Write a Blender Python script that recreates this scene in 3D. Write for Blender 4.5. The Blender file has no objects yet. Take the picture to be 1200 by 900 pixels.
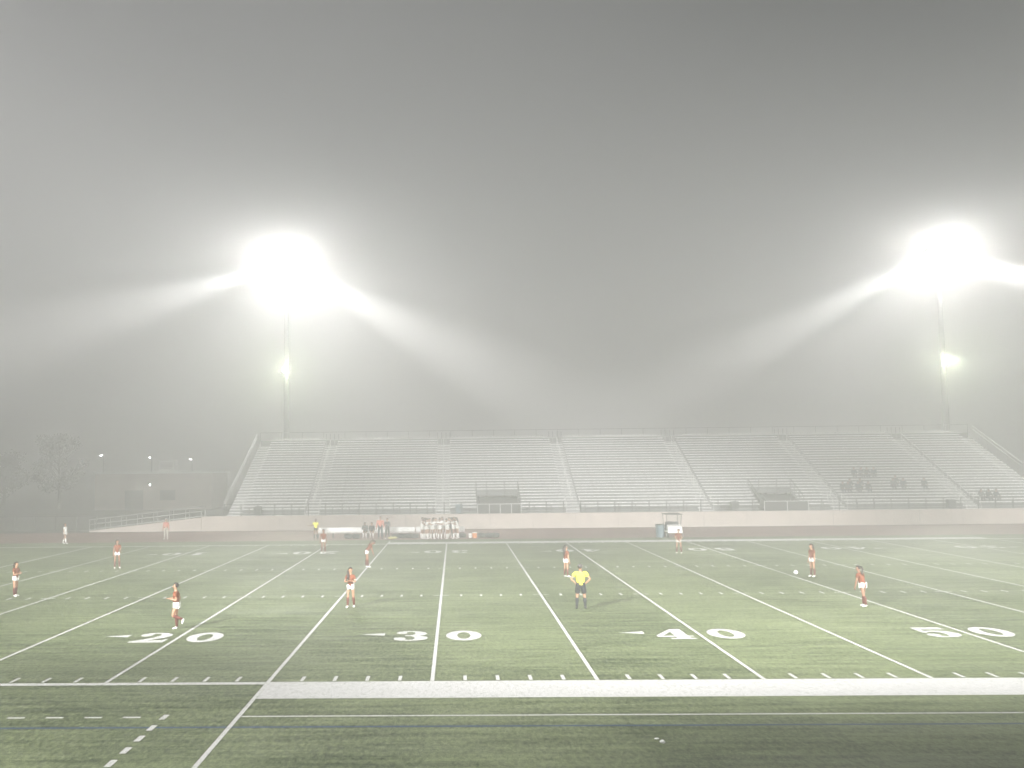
import bpy, bmesh, math, random
from mathutils import Vector, Matrix
from mathutils.geometry import tessellate_polygon
random.seed(7)
scene = bpy.context.scene
COL = scene.collection
PI = math.pi
YD = 0.9144
W = 160 / 3 * YD            # width of the football field

# ------------------------------------------------------------------ helpers
class MB:
    """collects boxes, tubes and quads that become ONE mesh object"""
    def __init__(s): s.v = []; s.f = []; s.m = []; s.mi = 0
    def add(s, vs, fs):
        b = len(s.v); s.v += [tuple(v) for v in vs]
        for f in fs: s.f.append([i + b for i in f]); s.m.append(s.mi)
    def box(s, x0, x1, y0, y1, z0, z1):
        s.add([(x0,y0,z0),(x1,y0,z0),(x1,y1,z0),(x0,y1,z0),(x0,y0,z1),(x1,y0,z1),(x1,y1,z1),(x0,y1,z1)],
              [(0,3,2,1),(4,5,6,7),(0,1,5,4),(1,2,6,5),(2,3,7,6),(3,0,4,7)])
    def quad(s, x0, x1, y0, y1, z): s.add([(x0,y0,z),(x1,y0,z),(x1,y1,z),(x0,y1,z)], [(0,1,2,3)])
    def poly(s, pts): s.add(pts, [tuple(range(len(pts)))])
    def tube(s, pts, r, n=6, cap=True):
        pts = [Vector(p) for p in pts]; k = len(pts)
        rs = r if isinstance(r, (list, tuple)) else [r] * k
        vs = []; fs = []
        for i, p in enumerate(pts):
            d = (pts[min(i+1,k-1)] - pts[max(i-1,0)]).normalized()
            a = d.cross(Vector((0,0,1)) if abs(d.z) < .9 else Vector((0,1,0))).normalized(); b = a.cross(d)
            for j in range(n):
                t = 2 * PI * j / n
                vs.append(p + (a * math.cos(t) + b * math.sin(t)) * rs[i])
        for i in range(k - 1):
            for j in range(n):
                j2 = (j + 1) % n
                fs.append((i*n+j, i*n+j2, (i+1)*n+j2, (i+1)*n+j))
        if cap: fs += [tuple(range(n))[::-1], tuple(range((k-1)*n, k*n))]
        s.add(vs, fs)
    def ball(s, c, r, nu=10, nv=7, keep=None):
        r = r if isinstance(r, (tuple, list)) else (r, r, r)
        vs = []; fs = []
        for i in range(nv + 1):
            t = PI * i / nv
            for j in range(nu):
                p = 2 * PI * j / nu
                vs.append((c[0] + r[0]*math.sin(t)*math.cos(p), c[1] + r[1]*math.sin(t)*math.sin(p), c[2] + r[2]*math.cos(t)))
        for i in range(nv):
            for j in range(nu):
                f = (i*nu+j, (i+1)*nu+j, (i+1)*nu+(j+1)%nu, i*nu+(j+1)%nu)
                if keep is None or all(keep(vs[q]) for q in f): fs.append(f)
        s.add(vs, fs)
    def build(s, name, mat, parent=None, smooth=False, bevel=0):
        me = bpy.data.meshes.new(name); me.from_pydata(s.v, [], s.f)
        for m in (mat if isinstance(mat, (list, tuple)) else [mat]): me.materials.append(m)
        for p, i in zip(me.polygons, s.m): p.material_index = i; p.use_smooth = smooth
        bm = bmesh.new(); bm.from_mesh(me); bmesh.ops.remove_doubles(bm, verts=bm.verts, dist=1e-5)
        bmesh.ops.recalc_face_normals(bm, faces=bm.faces)
        bm.to_mesh(me); bm.free(); me.update()
        o = bpy.data.objects.new(name, me); COL.objects.link(o)
        if parent: o.parent = parent
        if bevel:
            b = o.modifiers.new('bevel', 'BEVEL'); b.width = bevel; b.segments = 2; b.limit_method = 'ANGLE'
        return o

def tag(o, label=None, cat=None, group=None, kind=None):
    if label: o['label'] = label
    if cat: o['category'] = cat
    if group: o['group'] = group
    if kind: o['kind'] = kind
    return o
def empty(name, loc, rz=0, label=None, cat=None, group=None):
    o = bpy.data.objects.new(name, None); COL.objects.link(o); o.empty_display_size = .2
    o.location = loc; o.rotation_euler = (0, 0, rz)
    return tag(o, label, cat, group)
def copy_tree(o, parent=None):
    c = o.copy(); COL.objects.link(c)
    if parent: c.parent = parent
    for ch in o.children: copy_tree(ch, c)
    return c

# ------------------------------------------------------------------ materials
def mat(name, col, rough=.6, metal=0, spec=.5, var=.12, scale=6, bump=0, bscale=40, coords='Object', emit=None, estr=0):
    m = bpy.data.materials.new(name); m.use_nodes = True
    N = m.node_tree.nodes; L = m.node_tree.links; b = N['Principled BSDF']
    tc = N.new('ShaderNodeTexCoord'); nz = N.new('ShaderNodeTexNoise')
    nz.inputs['Scale'].default_value = scale; nz.inputs['Detail'].default_value = 5
    L.new(tc.outputs[coords], nz.inputs['Vector'])
    cr = N.new('ShaderNodeValToRGB'); cr.color_ramp.elements[0].position = .3; cr.color_ramp.elements[1].position = .7
    cr.color_ramp.elements[0].color = (*[c*(1-var) for c in col], 1); cr.color_ramp.elements[1].color = (*[min(1, c*(1+var)) for c in col], 1)
    L.new(nz.outputs['Fac'], cr.inputs['Fac']); L.new(cr.outputs['Color'], b.inputs['Base Color'])
    b.inputs['Roughness'].default_value = rough; b.inputs['Metallic'].default_value = metal; b.inputs['Specular IOR Level'].default_value = spec
    if bump:
        n2 = N.new('ShaderNodeTexNoise'); n2.inputs['Scale'].default_value = bscale; n2.inputs['Detail'].default_value = 4
        L.new(tc.outputs[coords], n2.inputs['Vector'])
        bp = N.new('ShaderNodeBump'); bp.inputs['Strength'].default_value = bump; bp.inputs['Distance'].default_value = .02
        L.new(n2.outputs['Fac'], bp.inputs['Height']); L.new(bp.outputs['Normal'], b.inputs['Normal'])
    if emit:
        b.inputs['Emission Color'].default_value = (*emit, 1); b.inputs['Emission Strength'].default_value = estr
    return m

def turf_mat(name, dark, light, painted=None):
    """artificial turf: nap panels five yards wide, brushed streaks, tuft grain and a strong tuft bump"""
    m = bpy.data.materials.new(name); m.use_nodes = True
    N = m.node_tree.nodes; L = m.node_tree.links; b = N['Principled BSDF']
    tc = N.new('ShaderNodeTexCoord')
    def noise(scale, sc=(1,1,1), detail=4, rough=.6):
        mp = N.new('ShaderNodeMapping'); mp.inputs['Scale'].default_value = sc
        L.new(tc.outputs['Object'], mp.inputs['Vector'])
        n = N.new('ShaderNodeTexNoise'); n.inputs['Scale'].default_value = scale; n.inputs['Detail'].default_value = detail
        n.inputs['Roughness'].default_value = rough
        L.new(mp.outputs[0], n.inputs['Vector']); return n.outputs['Fac']
    def math_(op, a, bb):
        n = N.new('ShaderNodeMath'); n.operation = op
        for k, v in enumerate((a, bb)):
            if isinstance(v, (int, float)): n.inputs[k].default_value = v
            else: L.new(v, n.inputs[k])
        return n.outputs[0]
    def rng(v, lo, hi, a, c):
        n = N.new('ShaderNodeMapRange'); L.new(v, n.inputs[0])
        for k, q in zip((1,2,3,4), (lo, hi, a, c)): n.inputs[k].default_value = q
        return n.outputs[0]
    sx = N.new('ShaderNodeSeparateXYZ'); L.new(tc.outputs['Object'], sx.inputs[0])
    pan = N.new('ShaderNodeTexWhiteNoise'); pan.noise_dimensions = '1D'
    L.new(math_('FLOOR', math_('DIVIDE', sx.outputs[0], 5*YD), 0), pan.inputs['W'])
    grain = noise(9, (1, .4, 1), 6, .85); fine = noise(40, (1, .5, 1), 3, .8)
    streak = noise(1.2, (.22, 2.2, 1), 5, .65); patch = noise(.16, (1, 1, 1), 5, .6)
    f = math_('ADD', math_('MULTIPLY', rng(grain, .36, .64, 0, 1), .52), math_('MULTIPLY', rng(streak, .36, .64, 0, 1), .30))
    f = math_('ADD', f, math_('MULTIPLY', math_('SUBTRACT', fine, .5), .5))
    f = math_('ADD', f, math_('MULTIPLY', rng(patch, .36, .64, 0, 1), .14))
    f = math_('ADD', f, math_('MULTIPLY', pan.outputs['Value'], .14))
    cr = N.new('ShaderNodeValToRGB'); cr.color_ramp.elements[0].position = .17; cr.color_ramp.elements[1].position = .86
    cr.color_ramp.elements[0].color = (*dark, 1); cr.color_ramp.elements[1].color = (*light, 1)
    L.new(f, cr.inputs['Fac'])
    col = cr.outputs['Color']
    if painted:   # paint worn by the tufts
        mx = N.new('ShaderNodeMixRGB'); L.new(rng(grain, .33, .50, .58, 1), mx.inputs['Fac'])
        L.new(col, mx.inputs[1]); mx.inputs[2].default_value = (*painted, 1); col = mx.outputs[0]
    L.new(col, b.inputs['Base Color'])
    wet = noise(.5, (.12, 1, 1), 4, .6)
    L.new(rng(math_('ADD', math_('MULTIPLY', wet, .6), math_('MULTIPLY', patch, .4)), .36, .62, .70, .52), b.inputs['Roughness'])
    b.inputs['Specular IOR Level'].default_value = .32
    h = math_('ADD', math_('MULTIPLY', grain, .8), math_('MULTIPLY', fine, .35))
    bp = N.new('ShaderNodeBump'); bp.inputs['Strength'].default_value = .75 if not painted else .5; bp.inputs['Distance'].default_value = .035
    L.new(h, bp.inputs['Height']); L.new(bp.outputs['Normal'], b.inputs['Normal'])
    return m

M = {}
M['turf'] = turf_mat('turf', (.013, .028, .008), (.228, .268, .138))
M['line'] = turf_mat('painted_turf', (.03, .06, .02), (.1, .15, .05), painted=(.58, .58, .57))
M['blue_line'] = turf_mat('blue_painted_turf', (.02, .04, .015), (.08, .12, .05), painted=(.035, .07, .14))
M['track'] = mat('track_rubber', (.165, .068, .052), .5, bump=.4, bscale=60, var=.18, scale=.6)
M['lane'] = mat('lane_paint', (.7, .68, .66), .6, scale=8)
M['ground'] = mat('asphalt', (.055, .055, .052), .7, var=.3, scale=.3, bump=.3, bscale=20)
M['wall'] = mat('pink_concrete', (.50, .44, .40), .8, var=.08, scale=.7, bump=.2, bscale=25)
M['joint'] = mat('dark_wall_joint', (.2, .18, .17), .9)  # darker tone for the joints of the concrete wall
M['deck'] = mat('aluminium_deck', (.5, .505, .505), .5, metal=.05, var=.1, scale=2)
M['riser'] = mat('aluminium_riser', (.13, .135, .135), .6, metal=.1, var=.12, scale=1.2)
M['plank'] = mat('aluminium_plank', (.82, .82, .82), .5, metal=.05, var=.08, scale=1.4)
M['step'] = mat('aluminium_step', (.80, .80, .80), .5, metal=.05, var=.08)
M['rail'] = mat('galvanised_rail', (.05, .053, .05), .6, metal=.2)
M['bright_rail'] = mat('bright_handrail', (.80, .80, .79), .55)
M['panel'] = mat('dark_mesh_panel', (.03, .034, .032), .7, var=.2, scale=3)
M['dark'] = mat('interior_darkness', (.012, .014, .013), .8, var=.2)  # near-black colour standing in for tunnel darkness; also colours the window pane
M['pole'] = mat('galvanised_pole', (.05, .053, .053), .6, metal=.3)
M['pole_light'] = mat('weathered_pipe', (.34, .35, .34), .6, metal=.2)
M['housing'] = mat('lamp_housing', (.25, .26, .26), .5, metal=.5)
M['lens'] = mat('lamp_lens', (.9, .9, .9), .3, emit=(1, .985, .95), estr=260)
M['green_lens'] = mat('green_lamp_lens', (.8, .9, .7), .3, emit=(.90, 1, .70), estr=900)
M['street_lens'] = mat('street_lamp_lens', (.9, .9, .9), .3, emit=(1, 1, .95), estr=30)
M['white'] = mat('white_enamel', (.82, .82, .81), .4, var=.04)
M['white_cloth'] = mat('white_cloth', (.80, .79, .78), .85, var=.06, scale=12)
M['maroon'] = mat('rust_jersey', (.155, .042, .015), .85, var=.2, scale=9)
M['maroon_sock'] = mat('maroon_sock', (.10, .028, .02), .9, var=.15)
M['yellow'] = mat('yellow_shirt', (.80, .76, .06), .8, var=.08, scale=9)
M['bib'] = mat('faded_bib_cloth', (.50, .47, .22), .9, var=.2, scale=9)
M['black'] = mat('black_cloth', (.025, .028, .03), .85, var=.3)
M['grey_cloth'] = mat('grey_cloth', (.10, .105, .11), .85, var=.3)
M['navy'] = mat('navy_cloth', (.03, .045, .06), .85, var=.3)
M['coral'] = mat('coral_jacket', (.50, .17, .12), .8, var=.12)
M['khaki'] = mat('pale_trousers', (.45, .43, .38), .85)
M['skin_a'] = mat('skin_light', (.36, .195, .12), .55, var=.06)
M['skin_b'] = mat('skin_tan', (.25, .125, .075), .55, var=.06)
M['hair'] = mat('dark_hair', (.022, .016, .013), .5, var=.4, scale=30)
M['grey_hair'] = mat('grey_hair', (.05, .045, .04), .6, var=.4, scale=30)
M['eye'] = mat('eye', (.02, .015, .012), .3)
M['lip'] = mat('lip', (.38, .13, .11), .5)
M['bin'] = mat('blue_grey_plastic', (.10, .15, .18), .5)
M['dark_bin'] = mat('dark_bin_plastic', (.06, .07, .068), .55)
M['bag'] = mat('black_bag', (.03, .034, .036), .75, var=.4)
M['orange'] = mat('orange_plastic', (.65, .22, .04), .45)
M['tyre'] = mat('tyre', (.03, .03, .03), .8)
M['glass'] = mat('windscreen', (.9, .93, .93), .05, var=.01)
M['glass'].node_tree.nodes['Principled BSDF'].inputs['Transmission Weight'].default_value = 1
M['glass'].node_tree.nodes['Principled BSDF'].inputs['IOR'].default_value = 1.1
M['stucco'] = mat('pink_stucco', (.42, .35, .32), .85, var=.1, scale=.8, bump=.2)
M['bark'] = mat('bark', (.06, .05, .04), .9, var=.3)
M['leaf'] = mat('foliage', (.045, .06, .035), .7, var=.5, scale=1.5)
M['ball'] = mat('ball_white', (.85, .85, .84), .35, var=.02)
M['ball_dark'] = mat('ball_patch', (.10, .10, .11), .4)

# ------------------------------------------------------------------ setting
def sheet(name, mat_, rects, z):
    b = MB()
    for r in rects: b.quad(*r, z)
    o = b.build(name, mat_); return tag(o, kind='structure')

sheet('ground', M['ground'], [(-400, 440, -380, 420)], 0)
sheet('turf', M['turf'], [(-95, 135, -14, 53.3)], .004)
sheet('running_track', M['track'], [(-95, 135, 53.3, 66.0)], .004)
sheet('track_lane_markings', M['lane'], [(-95, 135, 53.9 + k*1.22 - .025, 53.9 + k*1.22 + .025) for k in range(9)], .008)

def yx(y): return (y - 30) * YD
lines = []
for y in range(0, 101, 5):                       # yard lines, goal line to goal line
    x = yx(y); hw = .055
    if y in (25, 75): lines.append((x-hw, x+hw, -13.0, 52.6))
    elif y in (0, 100): lines.append((x-hw*1.5, x+hw*1.5, 0.02, W-.02))
    else: lines.append((x-hw, x+hw, 0.02, W-.02))
sheet('yard_lines', M['line'], lines, .009)
sheet('sideline_bands', M['line'], [
    (yx(25)+.06, yx(75)-.06, -2.0, 0.0), (yx(-10), yx(25)-.06, -.30, 0.0), (yx(75)+.06, yx(110), -.30, 0.0),
    (yx(25)+.06, yx(75)-.06, W, W+1.9), (yx(-10), yx(25)-.06, W, W+.35), (yx(75)+.06, yx(110), W, W+.35)], .009)
ticks = []
for y in range(1, 100):
    if y % 5 == 0: 
        x = yx(y)
        for Y0 in (18.29, W - 18.29):
            ticks += [(x-.36, x-.06, Y0-.05, Y0+.05), (x+.06, x+.36, Y0-.05, Y0+.05)]
        continue
    x = yx(y); hw = .05
    ticks += [(x-hw, x+hw, .10, .72), (x-hw, x+hw, W-.72, W-.10), (x-hw, x+hw, 18.0, 18.6), (x-hw, x+hw, W-18.6, W-18.0)]
sheet('hash_marks', M['line'], ticks, .009)
dashes = [(-9.95 + k*.94 - .22, -9.95 + k*.94 + .2, -3.92, -3.80) for k in range(-9, 4)]
dashes += [(-6.43, -6.29, y-.27, y+.20) for y in (-3.82, -4.80, -5.70, -6.62, -7.55, -8.5, -9.4)]
sheet('restraining_dashes', M['line'], dashes, .009)
sheet('restraining_line', M['line'], [(yx(25)+.07, yx(75), -3.87, -3.77)], .009)
sheet('blue_line', M['blue_line'], [(-60, 100, -4.86, -4.74)], .0065)

DIG = {
 '0': [[(.5+.5*math.cos(t*PI/14), .5+.5*math.sin(t*PI/14)) for t in range(28)], [(.5+.19*math.cos(t*PI/10), .5+.34*math.sin(t*PI/10)) for t in range(20)]],
 '1': [[(.15,0),(.85,0),(.85,.09),(.69,.11),(.69,1),(.48,1),(.40,.9),(.15,.86),(.15,.76),(.33,.76),(.33,.11),(.15,.09)]],
 '2': [[(0,0),(.98,0),(1,.34),(.92,.34),(.86,.22),(.45,.22),(.62,.34),(.85,.48),(.96,.66),(.90,.85),(.70,.97),(.45,1),(.2,.96),(.05,.84),(.03,.70),(.12,.61),(.27,.61),(.36,.70),(.34,.80),(.40,.91),(.52,.91),(.60,.80),(.60,.66),(.50,.50),(.25,.28),(0,.10)]],
 '3': [[(.02,.22),(.05,.10),(.2,.02),(.45,0),(.72,.03),(.92,.12),(.98,.26),(.92,.40),(.74,.50),(.88,.58),(.94,.72),(.86,.88),(.68,.97),(.45,1),(.22,.97),(.07,.88),(.06,.76),(.14,.69),(.28,.68),(.36,.75),(.34,.84),(.40,.92),(.50,.92),(.58,.84),(.60,.72),(.55,.60),(.45,.55),(.32,.54),(.32,.46),(.48,.46),(.58,.38),(.61,.25),(.56,.12),(.44,.08),(.34,.12),(.36,.22),(.30,.32),(.14,.34),(.04,.30)]],
 '4': [[(.30,0),(1,0),(1,.09),(.86,.11),(.86,.22),(1,.22),(1,.33),(.86,.33),(.86,1),(.56,1),(0,.36),(0,.22),(.50,.22),(.50,.11),(.30,.09)], [(.17,.33),(.50,.33),(.50,.73)]],
 '5': [[(.08,1),(.88,1),(.92,.79),(.24,.79),(.22,.62),(.40,.67),(.62,.66),(.86,.56),(.98,.36),(.90,.14),(.70,.03),(.42,0),(.15,.04),(.03,.16),(.04,.30),(.16,.37),(.30,.34),(.36,.24),(.32,.14),(.42,.08),(.54,.12),(.60,.30),(.55,.48),(.42,.55),(.26,.53),(.16,.45),(.06,.46)]],
}
def digit(b, ch, x0, y0, w, h, flip):
    loops = DIG[ch]
    tris = tessellate_polygon([[Vector((p[0], p[1], 0)) for p in lp] for lp in loops])
    flat = [p for lp in loops for p in lp]
    pts = [((x0 + w*(1-p[0]), y0 + h*(1-p[1]), .009) if flip else (x0 + w*p[0], y0 + h*p[1], .009)) for p in flat]
    b.add(pts, [tuple(t) for t in tris])
nb = MB()
for yd, txt in ((10,'10'),(20,'20'),(30,'30'),(40,'40'),(50,'50'),(60,'40'),(70,'30'),(80,'20'),(90,'10')):
    x = yx(yd)
    for flip, y0 in ((False, 6.42), (True, 40.75)):
        h = 2.0; l, r = (txt[1], txt[0]) if flip else (txt[0], txt[1])
        digit(nb, l, x-1.52, y0, 1.24, h, flip); digit(nb, r, x+.32, y0, 1.24, h, flip)
        ym = y0 + (.66*h if not flip else .34*h)
        if yd < 50: nb.poly([(x-1.86, ym-.26, .009), (x-1.86, ym+.26, .009), (x-2.74, ym, .009)])
        if yd > 50: nb.poly([(x+1.90, ym-.26, .009), (x+2.78, ym, .009), (x+1.90, ym+.26, .009)])
tag(nb.build('yard_numbers', M['line']), kind='structure')
for o in list(COL.objects):                       # sheets face up
    if o.get('kind') == 'structure':
        bm = bmesh.new(); bm.from_mesh(o.data)
        for f in bm.faces:
            if f.normal.z < 0: f.normal_flip()
        bm.to_mesh(o.data); bm.free()

# ------------------------------------------------------------------ retaining wall and grandstand
YW = 66.5; ZW = 1.40
t = empty('retaining_wall', (18, YW, 0), 0, 'long low pink concrete wall along the far side of the running track', 'wall')
b = MB(); b.box(-23.4-18, 62-18, 0, .28, 0, ZW); b.build('wall_face', M['wall'], t)
b = MB()
for x in range(-20, 62, 4): b.box(x-18-.012, x-18+.012, -.006, 0, .02, ZW-.02)
b.build('joint', M['joint'], t)

X0 = 18.29                                        # the 50 yard line
AIS = [-13.1, -.5, 12.0, 24.6, 37.2, 49.7]        # aisle centres
XL, XR = -21.3, 57.9
AW = .68                                          # half width of an aisle
NR = 26; TR = .612; RI = .272; YB = 67.9; ZB = 1.58
def row(i): return YB + TR*i, ZB + RI*i           # front edge and foot height of a row
PORT = [(4.85-2.05, 4.85+2.05), (31.75-2.05, 31.75+2.05)]; PROWS = 6
gs = empty('grandstand', (X0, YW+.3, 0), 0, 'big empty aluminium grandstand of long bench rows behind the pink wall', 'grandstand')
def G(b, name, m, parent=gs, **k):                # build in world metres, hang under the stand
    o = b.build(name, m, parent, **k)
    off = gs.location
    o.data.transform(Matrix.Translation(-off)); return o
b = MB(); b.box(XL-.6, XR+.6, YW+.28, YB, ZW-.12, ZW-.002); G(b, 'walkway', M['deck'])
secs = [(XL+1.35, AIS[0]-AW)] + [(AIS[k]+AW, AIS[k+1]-AW) for k in range(5)] + [(AIS[5]+AW, XR-1.35)]
def spans(x0, x1, i):
    out = [(x0, x1)]
    if i < PROWS:
        for p0, p1 in PORT:
            nxt = []
            for a, c in out:
                if p1 <= a or p0 >= c: nxt.append((a, c)); continue
                if a < p0: nxt.append((a, p0))
                if c > p1: nxt.append((p1, c))
            out = nxt
    return out
far_rows = MB()
def plank(b, x0, x1, y, z):                        # one bench board with a turned-down front lip, a single closed profile
    pr_ = [(y+.205, z+.355), (y+.225, z+.355), (y+.225, z+.40), (y+.54, z+.40), (y+.54, z+.445), (y+.205, z+.445)]
    n_ = len(pr_); vs = [(x0, q[0], q[1]) for q in pr_] + [(x1, q[0], q[1]) for q in pr_]
    b.add(vs, [tuple(range(n_)), tuple(range(2*n_-1, n_-1, -1))] + [(i, n_+i, n_+(i+1) % n_, (i+1) % n_) for i in range(n_)])
for (x0, x1) in secs:
    d = MB(); n = max(3, round((x1-x0)/1.83))
    for i in range(NR):
        y, z = row(i)
        for a, c in spans(x0, x1, i):
            d.mi = 0; d.box(a, c, y+.03, y+TR+.01, z-.05, z)
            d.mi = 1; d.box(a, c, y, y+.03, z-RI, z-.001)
            d.mi = 2
            for k in range(1, n):                  # seams of the risers and the seat brackets
                x = x0 + (x1-x0)*k/n
                if a+.1 < x < c-.1: d.box(x-.03, x+.03, y-.012, y-.002, z-RI+.02, z-.01); d.box(x-.03, x+.03, y+.26, y+.29, z+.001, z+.398)
    sec = G(d, 'seating_section', [M['deck'], M['riser'], M['rail']])
    for i in range(NR):
        y, z = row(i)
        for a, c in spans(x0, x1, i):
            p = far_rows if i >= 12 else MB()
            plank(p, a+.012, c-.012, y, z)
            if i < 12: G(p, 'bench', M['plank'], sec)
tag(G(far_rows, 'upper_benches', M['plank']), kind='stuff')
# aisles: two half steps to a row, a broken centre handrail
for k, ax in enumerate([XL+.68] + AIS + [XR-.68]):
    b = MB(); w = AW-.03
    for i in range(NR):
        y, z = row(i)
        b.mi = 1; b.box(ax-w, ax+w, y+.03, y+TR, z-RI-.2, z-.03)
        b.mi = 0; b.box(ax-w, ax+w, y-.02, y+TR*.5, z-RI*.5-.085, z-RI*.5); b.box(ax-w, ax+w, y+TR*.5-.03, y+TR, z-.09, z-.005)
    st = G(b, 'aisle_stairs', [M['step'], M['riser']])
    b = MB()
    end = k in (0, 7)
    if not end:
        for i in range(1, NR-2, 4):
            (y0, z0), (y1, z1) = row(i), row(i+2.6)
            b.tube([(ax, y0, z0), (ax, y0, z0+.92), (ax, y1, z1+.92), (ax, y1, z1)], .02, 6)
            b.tube([(ax, y0, z0+.5), (ax, y1, z1+.5)], .014, 6)
        y0, z0 = row(0)
        for s_ in (-1, 1): b.tube([(ax+s_*AW, y0-.1, ZW), (ax+s_*AW, y0-.1, ZW+.95), (ax+s_*AW, y0+1.2, ZW+1.5), (ax+s_*AW, y0+1.2, ZB+.6)], .026, 6)
    else:
        s_ = -1 if k == 0 else 1
        for o_ in (0,):
            x = ax + s_*.95
            y0, z0 = row(0); y1, z1 = row(NR)
            for hgt in (1.1, .72): b.tube([(x, y0-.4, z0+hgt-.1), (x, y1, z1+hgt)], .024, 6)
            for i in range(0, NR, 3):
                y, z = row(i); b.tube([(x, y, z-.3), (x, y, z+1.1)], .02, 5)
        b.tube([(ax-s_*.7, y0-.1, ZW), (ax-s_*.7, y0-.1, ZW+.9), (ax-s_*.7, y0+.8, ZW+1.3), (ax-s_*.7, y0+.8, ZW+.3)], .024, 6)
    G(b, 'handrail', M['bright_rail'], st)
# guard rail on the front edge, rail and parapet along the back
b = MB()
gaps = [AIS[k] for k in range(6)]
x = XL; fy = YW + .14
while x < XR:
    tall = int(round((x-XL)/1.6)) % 1 == 0
    if all(not (p0-.1 < x < p1+.1) for p0, p1 in PORT): b.tube([(x, fy, ZW), (x, fy, ZW+1.15)], .045, 6)
    if all(not (p0-.1 < x+.55 < p1+.1) for p0, p1 in PORT) and int(x*10) % 3: b.tube([(x+.55, YB-.12, ZW), (x+.55, YB-.12, ZW+.72)], .04, 6)
    x += 1.61
for h_ in (1.13, .58):
    b.tube([(XL, fy, ZW+h_), (PORT[0][0], fy, ZW+h_)], .018, 5); b.tube([(PORT[0][1], fy, ZW+h_), (PORT[1][0], fy, ZW+h_)], .018, 5); b.tube([(PORT[1][1], fy, ZW+h_), (XR, fy, ZW+h_)], .018, 5)
G(b, 'front_guard_rail', M['rail'])
yT, zT = row(NR)
b = MB(); b.box(XL, XR, yT+.02, yT+.5, zT-.32, zT-.27); b.box(XL, XR, yT+.5, yT+.53, zT-.3, zT+.35); G(b, 'back_parapet', M['panel'])
b = MB()
for (x0, x1) in secs: b.box(x0+.1, x1-.1, yT+.34, yT+.42, zT+.40, zT+.56)
G(b, 'back_rail', M['bright_rail'])
b = MB()
for h_ in (1.25,): b.tube([(XL, yT+.5, zT+h_), (XR, yT+.5, zT+h_)], .022, 5)
x = XL
while x < XR + .1: b.tube([(x, yT+.5, zT-.3), (x, yT+.5, zT+1.25)], .022, 5); x += 2.4
for ax in AIS:
    for s_ in (-.7, -.25, .25, .7): b.tube([(ax+s_, yT+.44, zT-.3), (ax+s_, yT+.44, zT+1.05)], .03, 5)
G(b, 'back_guard_rail', M['pole_light'])
b = MB()                                          # steel frame below the deck
for x in range(-21, 59, 4):
    for i in (2, 8, 14, 20, 25):
        y, z = row(i); b.box(x-.08, x+.08, y, y+.16, .004, z-RI-.02)
    b.tube([(x, YB+.3, ZB-RI-.2), (x, yT, zT-RI-.3)], .09, 4)
b.box(XL, XL+.03, YB, YB+1, .01, ZB-.1)
G(b, 'steel_frame', M['rail'])
for k, (p0, p1) in enumerate(PORT):               # the two entrance tunnels
    yb = YB + TR*PROWS; zb = ZB + RI*(PROWS-1)
    b = MB(); b.box(p0+.02, p1-.02, yb-.02, yb+.02, ZW, zb-.14)  # solid back wall coloured near-black in place of the doorway's darkness
    b.mi = 1; b.box(p0-.06, p0-.003, YB-.1, yb, ZW, ZW+.25); b.box(p1+.003, p1+.06, YB-.1, yb, ZW, ZW+.25)
    for i in range(PROWS):
        y, z = row(i)
        for xx in (p0-.05, p1+.004): b.box(xx, xx+.046, y, y+TR, ZW+.2, z+.02)
    b.mi = 0; b.box(p0+.02, p1-.02, YB-.1, yb-.03, ZW-.001, ZW+.01)
    po = G(b, 'entrance_tunnel', [M['dark'], M['panel']])
    b = MB(); b.box(p0+.05, p1-.05, fy-.015, fy+.015, ZW+.02, ZW+.86); G(b, 'front_panel', M['panel'], po)
    b = MB(); b.box(p0, p1, fy-.04, fy+.04, ZW+.87, ZW+.94)
    for q in ((0, .27, .52, .78, 1) if k == 0 else (0, .52, 1)): b.box(p0+(p1-p0)*q-.035, p0+(p1-p0)*q+.035, fy-.042, fy-.017, ZW+.0, ZW+.868)
    G(b, 'panel_frame', M['deck'], po)
    b = MB()
    for xx in (p0-.03, p1+.03):
        for i in range(0, PROWS+1, 2):
            y, z = row(i); b.tube([(xx, y, z-.2), (xx, y, z+1.15)], .035, 6)
        (y0, z0), (y1, z1) = row(0), row(PROWS)
        for hh in (1.13, .65): b.tube([(xx, y0, z0+hh), (xx, y1, z1+hh)], .025, 6)
    for q in (.25, .68): b.tube([(p0+(p1-p0)*q, yb, zb-.1), (p0+(p1-p0)*q, yb, zb+1.45)], .035, 6)
    for hh in (1.4, .8): b.tube([(p0-.03, yb, zb+hh), (p1+.03, yb, zb+hh)], .022, 6)
    G(b, 'tunnel_railing', M['rail'], po)

# bins on the walkway
for x, lab in ((-18.2, 'dark square bin at the left end of the stand walkway beside the end stairs'),
               (1.05, 'blue grey bin on the stand walkway just left of the first entrance tunnel'),
               (27.1, 'dark bin on the stand walkway left of the right entrance tunnel'),
               (47.3, 'dark bin on the stand walkway near the right end under the bright handrail')):
    t = empty('bin', (x, YW+.75, ZW), 0, lab, 'bin', 'bins on the grandstand walkway')
    b = MB()
    b.add([(-.30,-.28,.04),(.30,-.28,.04),(.30,.28,.04),(-.30,.28,.04),(-.36,-.34,.80),(.36,-.34,.80),(.36,.34,.80),(-.36,.34,.80)],
          [(0,3,2,1),(4,5,6,7),(0,1,5,4),(1,2,6,5),(2,3,7,6),(3,0,4,7)])
    mm = M['bin'] if x == 1.05 else M['dark_bin']
    b.build('bin_body', mm, t, bevel=.02)
    b = MB(); b.box(-.39, .39, -.37, .37, .803, .86); b.box(-.3, .3, -.28, .28, .861, .90); b.build('lid', mm, t, bevel=.02)

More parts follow.
